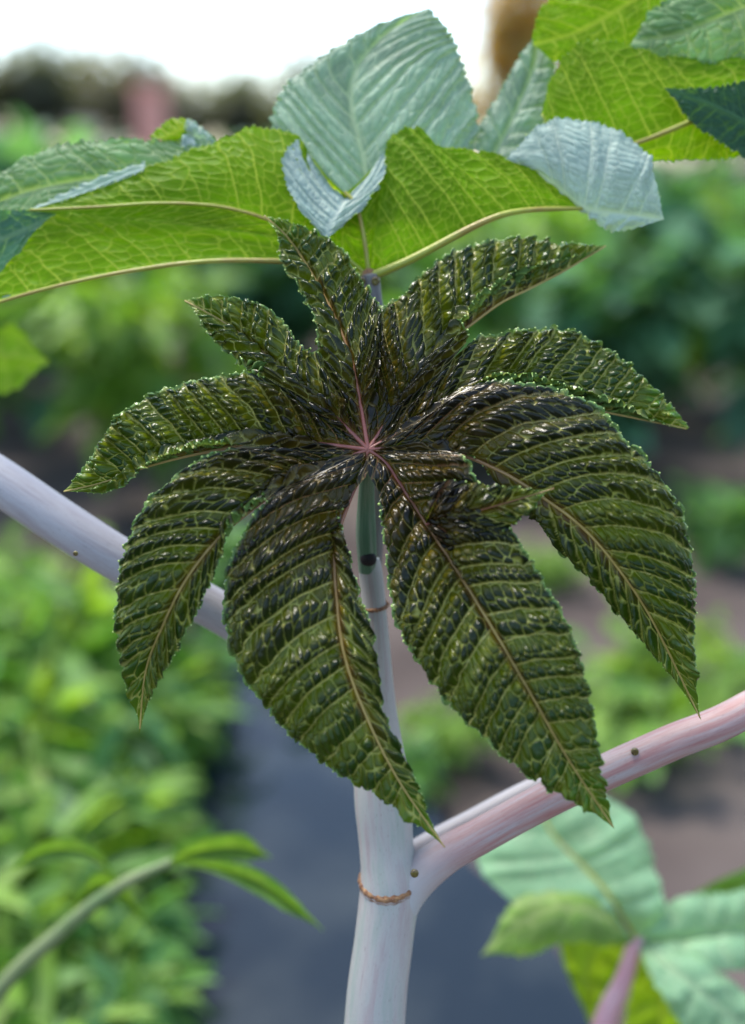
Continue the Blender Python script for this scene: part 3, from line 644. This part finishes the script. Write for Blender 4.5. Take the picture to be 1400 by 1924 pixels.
KB = {'teal': (bush_meshes(11, 1.25, .62, 420, .17, 'teal', .75), 'bushy blue green field plant beyond the bare soil'),
      'mid': (bush_meshes(12, 1.15, .60, 420, .16, 'mid', .7), 'bushy mid green field plant beyond the bare soil'),
      'lime': (bush_meshes(13, 1.05, .55, 360, .16, 'lime', .65), 'bushy yellow green field plant beyond the bare soil'),
      'weed': (bush_meshes(14, .62, .34, 150, .27, 'lime', .22), 'narrow leaved bright green weed beside the ditch water'),
      'weedm': (bush_meshes(15, .60, .36, 160, .25, 'mid', .26), 'narrow leaved mid green weed beside the ditch water'),
      'low': (bush_meshes(16, .32, .30, 150, .11, 'lime', .5), 'low yellow green seedling clump on the bare soil'),
      'lowm': (bush_meshes(17, .30, .28, 150, .11, 'mid', .5), 'low mid green seedling clump on the bare soil')}
GRP = {'teal': 'field plants', 'mid': 'field plants', 'lime': 'field plants', 'weed': 'weeds by the ditch', 'weedm': 'weeds by the ditch', 'low': 'seedling clumps on the soil', 'lowm': 'seedling clumps on the soil'}
NAME = {'teal': 'field_plant', 'mid': 'field_plant', 'lime': 'field_plant', 'weed': 'ditch_weed', 'weedm': 'ditch_weed', 'low': 'seedling_clump', 'lowm': 'seedling_clump'}
def bush(kind, x, y, sc=1.0, rz=None):
    o = empty(NAME[kind], (x, y, -.02)); o.rotation_euler.z = random.random() * 6.28 if rz is None else rz; o.scale = (sc, sc, sc * random.uniform(.92, 1.08))
    tag(o, KB[kind][1], 'plant', GRP[kind] + ' ' + kind.replace('weedm', 'darker').replace('lowm', 'darker').replace('weed', 'brighter').replace('low', 'brighter'))
    for nm, me in zip(('stems', 'foliage'), KB[kind][0]):
        c = bpy.data.objects.new(nm, me); col.objects.link(c); c.parent = o
    return o
rb = random.Random(5)
row = 0
for y in (4.3, 5.2, 6.3, 7.6, 9.2, 11.2, 13.8, 17.0):
    half = y * .40 + .7; n = int(2 * half / (1.0 if y < 8 else 1.4)) + 1
    for i in range(n):
        x = -half + 2 * half * (i + .5) / n + rb.uniform(-.3, .3)
        k = rb.choices(['teal', 'mid', 'lime'], [.5, .33, .17])[0]
        bush(k, x, y + rb.uniform(-.35, .35), rb.uniform(.8, 1.1))
    row += 1
for k, px, py, sc in [('weed', 20, 1560, .6), ('weedm', 140, 1540, .6), ('weed', 235, 1480, .5), ('weedm', 20, 1420, .8), ('weedm', 60, 1700, .55), ('weed', 190, 1680, .45), ('weed', 130, 1380, .7),
                      ('weedm', -40, 1600, .7), ('weed', 30, 1850, .5), ('weedm', 150, 1830, .45), ('weedm', 240, 1950, .36), ('weedm', 250, 1400, .6), ('weedm', 40, 2000, .45), ('weed', 170, 2040, .36)]:
    p = G(px, py); bush(k, p[0], p[1], sc)
for k, px, py, sc in [('low', 1180, 1380, .85), ('low', 1290, 1330, .6), ('low', 860, 1400, .45), ('lowm', 480, 1120, .8), ('low', 60, 1230, 1.0), ('lowm', 1330, 1050, .8), ('lowm', 790, 1500, .4), ('lowm', 380, 1140, .7), ('low', 1020, 1100, .5), ('lowm', 600, 1330, .5)]:
    p = G(px, py); bush(k, p[0], p[1], sc)


SOFT = mstyle(tooth_sp=.01, h_band=.008, h_cell=0, h_fine=0, bead=0, paint=paint_mature((.24, .44, .25), (.38, .54, .33), (.20, .32, .01), (.3, .38, .05), .25))
SOFTL = mstyle(tooth_sp=.01, h_band=.002, h_cell=0, h_fine=0, bead=0, ruffle=0, paint=paint_mature((.10, .22, .03), (.17, .30, .07), (.12, .24, .02), (.2, .3, .05), .2))
second = empty('castor_plant', (0, 0, 0)); hub2 = (1195, 1768, 36)
pp = [P(*hub2), P(1172, 1840, 35.6), P(1130, 1935, 35.4), P(1060, 2200, 36)]; foot = np.array([pp[-1][0] - .05, pp[-1][1] + .02, -.04]); second.location = (float(foot[0]), float(foot[1]), 0)
tag(second, 'soft pale green castor plant leaf on a pink petiole near the water', 'plant')
M['pinkstem'] = pmat('pink_stem', (.52, .22, .24), .5, (.56, .30, .30), 30)
tube('petiole', [foot, *pp[::-1]], [.013, .012, .011, .0095, .008], M['pinkstem'], second, res=80, sides=16)
leaf2 = hub_mesh('leaf', hub2, 14, M['pinkstem'], second, .7)
def slobe(L, Mm, Rr, d, leaf, style=SOFT, **kw):
    z = lambda q: [(a, b, d + (c if len(r_) else 0)) for (a, b, *r_), c in zip(q, [(r[0] if r else 0) for (_, _, *r) in q])]
    return lobe('lobe', z(L), z(Mm), z(Rr), leaf, style, M['soft'], res=.004, seamL=0, seamR=0, hubfade=False, tooth_amp=.004, **kw)
h2 = hub2[:2]
slobe([h2, (1080, 1735, -2), (965, 1690, -2), (902, 1622, 0), (925, 1550, 2), (1000, 1478, 4)], [h2, (1150, 1692, -1), (1100, 1632, 0), (1050, 1582, 1), (1020, 1535, 2), (1000, 1478, 4)], [h2, (1240, 1700, 0), (1222, 1620, 2), (1192, 1545, 3), (1130, 1492, 4), (1000, 1474, 4)], 36, leaf2, seed=51, nsec=7, rib=M['rib_y'], rib_r=(.003, .001))
slobe([h2, (1130, 1770, -3), (1050, 1768, -4), (980, 1795, -4), (905, 1797, -4)], [h2, (1130, 1722, -3), (1050, 1705, -4), (970, 1738, -4), (905, 1795, -4)], [h2, (1120, 1690, -1), (1040, 1672, -2), (960, 1705, -3), (905, 1792, -4)], 36, leaf2, seed=52, nsec=6, style=mstyle(tooth_sp=.01, h_band=.004, h_cell=0, h_fine=0, bead=0, paint=paint_mature((.18, .31, .06), (.34, .40, .16), (.17, .28, .01), (.3, .38, .05), .3)))
slobe([h2, (1270, 1692, 1), (1360, 1682, 1), (1500, 1650, 2)], [h2, (1290, 1765, 0), (1380, 1752, 0), (1500, 1740, 2)], [h2, (1290, 1805, -2), (1380, 1820, -2), (1500, 1800, 2)], 36, leaf2, seed=53, nsec=6)
slobe([h2, (1300, 1800, -2), (1400, 1868, -3), (1500, 1960, -3)], [h2, (1275, 1835, -4), (1360, 1900, -5), (1470, 1990, -5)], [h2, (1235, 1845, -4), (1290, 1930, -5), (1380, 2030, -5)], 36, leaf2, seed=54, nsec=6)
slobe([h2, (1165, 1800, 3), (1160, 1860, 4), (1110, 1930, 5)], [h2, (1120, 1790, 3), (1105, 1850, 4), (1110, 1930, 5)], [h2, (1080, 1745, 3), (1060, 1800, 4), (1110, 1930, 5)], 36, leaf2, seed=55, nsec=5, face='under')
slobe([h2, (1300, 1850, 4), (1310, 1940, 5), (1240, 2040, 6)], [h2, (1240, 1860, 3), (1245, 1940, 5), (1240, 2040, 6)], [h2, (1190, 1860, 4), (1180, 1940, 5), (1240, 2040, 6)], 36, leaf2, seed=56, nsec=5, face='under')
slobe([h2, (1300, 1740, 5), (1400, 1690, 6), (1480, 1620, 8)], [h2, (1300, 1710, 5), (1400, 1660, 6), (1480, 1610, 8)], [h2, (1290, 1690, 5), (1390, 1640, 6), (1480, 1600, 8)], 36, leaf2, seed=57, nsec=5, style=SOFTL)
# weed arching over the water
arch = empty('arching_weed', (0, 0, 0)); ap = [P(325, 1618, 30), P(230, 1662, 30), P(120, 1745, 31), P(-20, 1890, 33), P(-120, 2150, 36)]; af = np.array([ap[-1][0] - .08, ap[-1][1] + .03, -.03]); arch.location = (float(af[0]), float(af[1]), 0)
tag(arch, 'tall green weed stem arching over the water with two long leaves', 'plant')
tube('stem', [af, *ap[::-1]], [.010, .009, .0085, .0075, .006, .004], M['twig'], arch, res=80, sides=12)
def wleaf(mid, wid, d, seed, face='top', style=SOFTL):
    Lp = [(x, y - w_, z - 1) for (x, y, z), w_ in zip(mid, wid)]; Rp = [(x, y + w_, z - 1) for (x, y, z), w_ in zip(mid, wid)]
    o = lobe('leaf', [(x, y, z + d) for x, y, z in Lp], [(x, y, z + d) for x, y, z in mid], [(x, y, z + d) for x, y, z in Rp], arch, style, M['soft'], res=.004, seamL=0, seamR=0, hubfade=False, tooth_amp=.001, seed=seed, nsec=8, face=face); return o
wleaf([(322, 1620, 0), (400, 1628, -2), (480, 1655, -3), (550, 1700, -4), (608, 1748, -4)], [3, 12, 24, 20, 1], 30, 61)
wleaf([(320, 1618, 0), (370, 1600, 2), (430, 1592, 3), (470, 1596, 3), (510, 1612, 3)], [3, 20, 26, 24, 1], 30, 62)
wleaf([(230, 1662, 0), (180, 1610, 1), (130, 1595, 2), (70, 1605, 2), (10, 1640, 2)], [2, 16, 22, 18, 1], 31, 63)
wleaf([(120, 1745, 0), (150, 1690, 2), (190, 1660, 3), (240, 1690, 4), (290, 1760, 4)], [2, 20, 24, 20, 1], 31, 64)
# leaf of the left petiole's side shoot
shoot = hub_mesh('side_leaf', (-110, 640, 30), 10, M['rib_y'], plant, .8)
tube('petiole', [P(-110, 640, 30), P(-150, 720, 24), P(-170, 790, 12)], [.004, .005, .007], M['pink'], plant, res=30, sides=10)
slobe([(-110, 640), (-60, 590), (20, 610), (90, 675)], [(-110, 640), (-50, 655), (20, 668), (90, 680)], [(-110, 640), (-50, 720), (20, 730), (90, 685)], 30, shoot, style=mstyle(tooth_sp=.01, h_band=.003, h_cell=0, h_fine=0, bead=0, paint=paint_mature((.16, .30, .02), (.3, .4, .06), (.18, .34, .01), (.3, .4, .05), .2)), seed=71, nsec=6, face='under')
slobe([(-110, 640), (-40, 560), (40, 540), (110, 545)], [(-110, 640), (-40, 590), (40, 565), (110, 547)], [(-110, 640), (-40, 625), (40, 595), (110, 549)], 30, shoot, style=SOFTL, seed=72, nsec=6, face='under')

# ------------------------------------------------------------------ far things
def tree_meshes(seed, h, r_, n, size, greens, trunk_r=.14):
    rs = np.random.default_rng(seed); lines = [([(0, 0, -.1), (.05, 0, h * .3), (-.06, .04, h * .62)], [trunk_r, trunk_r * .75, trunk_r * .4])]; nodes = []
    for k in range(10):
        a = rs.random() * 6.28; z0 = h * rs.uniform(.25, .6); tip = np.array([math.cos(a) * r_ * rs.uniform(.4, .95), math.sin(a) * r_ * rs.uniform(.4, .95), h * rs.uniform(.5, .98)])
        b = np.array([0, 0, z0]); lines.append(([b, b * .5 + tip * .5 + [0, 0, .1], tip], [trunk_r * .4, trunk_r * .22, trunk_r * .08])); nodes += [tip, b * .4 + tip * .6]
    nodes = np.array(nodes)
    def shape(g):
        b = nodes[g.integers(len(nodes))]; d = g.normal(0, 1, 3); d /= np.linalg.norm(d); return b + d * r_ * .36 * g.random() ** .5, d
    return merged_tubes('trunk', lines, M['bark']), leaf_cloud('crown', rs, n, size, shape, GREENS[greens], .6)
def tree(meshes, label, x, y, sc, group=None):
    o = empty('tree', (x, y, 0)); o.scale = (sc,) * 3; o.rotation_euler.z = rb.random() * 6.28; tag(o, label, 'tree', group)
    for nm, me in zip(('trunk', 'crown'), meshes): c = bpy.data.objects.new(nm, me); col.objects.link(c); c.parent = o
def xat(px, y): return (px - 700) / 700 * HF * y * cp
TD = tree_meshes(31, 5.0, 2.2, 1500, .34, 'dark'); TG = tree_meshes(32, 4.6, 2.4, 1300, .34, 'grey'); TO = tree_meshes(33, 6.0, 1.6, 1200, .32, 'ochre'); TL = tree_meshes(34, 4.2, 2.0, 1300, .3, 'mid')
for px, y, sc in ((60, 36, .95), (420, 40, .85), (580, 38, .95), (-60, 34, 1.0)): tree(TD, 'dark green tree on the far edge of the field', xat(px, y), y, sc, 'dark trees at the field edge')
for px, y, sc in ((230, 39, 1.05), (330, 42, .9), (140, 44, 1.1), (490, 45, .9)): tree(TG, 'grey brown tree on the far edge of the field', xat(px, y), y, sc, 'grey trees at the field edge')
tree(TO, 'ochre brown tree showing between the large leaves', xat(935, 20), 20, .85)
for px, y, sc in ((1120, 34, 1.0), (1300, 32, 1.0), (1420, 33, 1.1)): tree(TL, 'mid green tree behind the leaf at upper right', xat(px, y), y, sc, 'green trees behind the upper leaf')
def pillar(name, px, y, w_, h, c, c2, label, cat):
    o = empty(name, (xat(px, y), y, 0)); tag(o, label, cat)
    for nm, (a, b, z0, z1) in {'shaft': (w_, w_, -.2, h), 'cap': (w_ * 1.25, w_ * 1.25, h, h + .12), 'plinth': (w_ * 1.15, w_ * 1.15, -.2, .25)}.items():
        bm = bmesh.new(); bmesh.ops.create_cube(bm, size=1)
        for v in bm.verts: v.co.x *= a; v.co.y *= b; v.co.z = z0 if v.co.z < 0 else z1
        bmesh.ops.bevel(bm, geom=bm.edges[:], offset=.02, segments=1, affect='EDGES')
        me = bpy.data.meshes.new(nm); bm.to_mesh(me); bm.free(); me.materials.append(pmat(nm + '_' + name, c, .8, c2, 3, .3)); q = bpy.data.objects.new(nm, me); col.objects.link(q); q.parent = o
pillar('gate_pillar', 290, 31, .8, 3.2, (.62, .25, .18), (.66, .32, .24), 'salmon red pillar on the far edge of the field', 'pillar')
pillar('gate_pillar', 165, 31, .60, 2.2, (.42, .33, .26), (.5, .42, .34), 'beige pillar on the far edge of the field', 'pillar')
pillar('gate_pillar', 15, 31, .75, 2.0, (.5, .25, .16), (.5, .32, .22), 'low orange pillar on the far edge of the field', 'pillar')
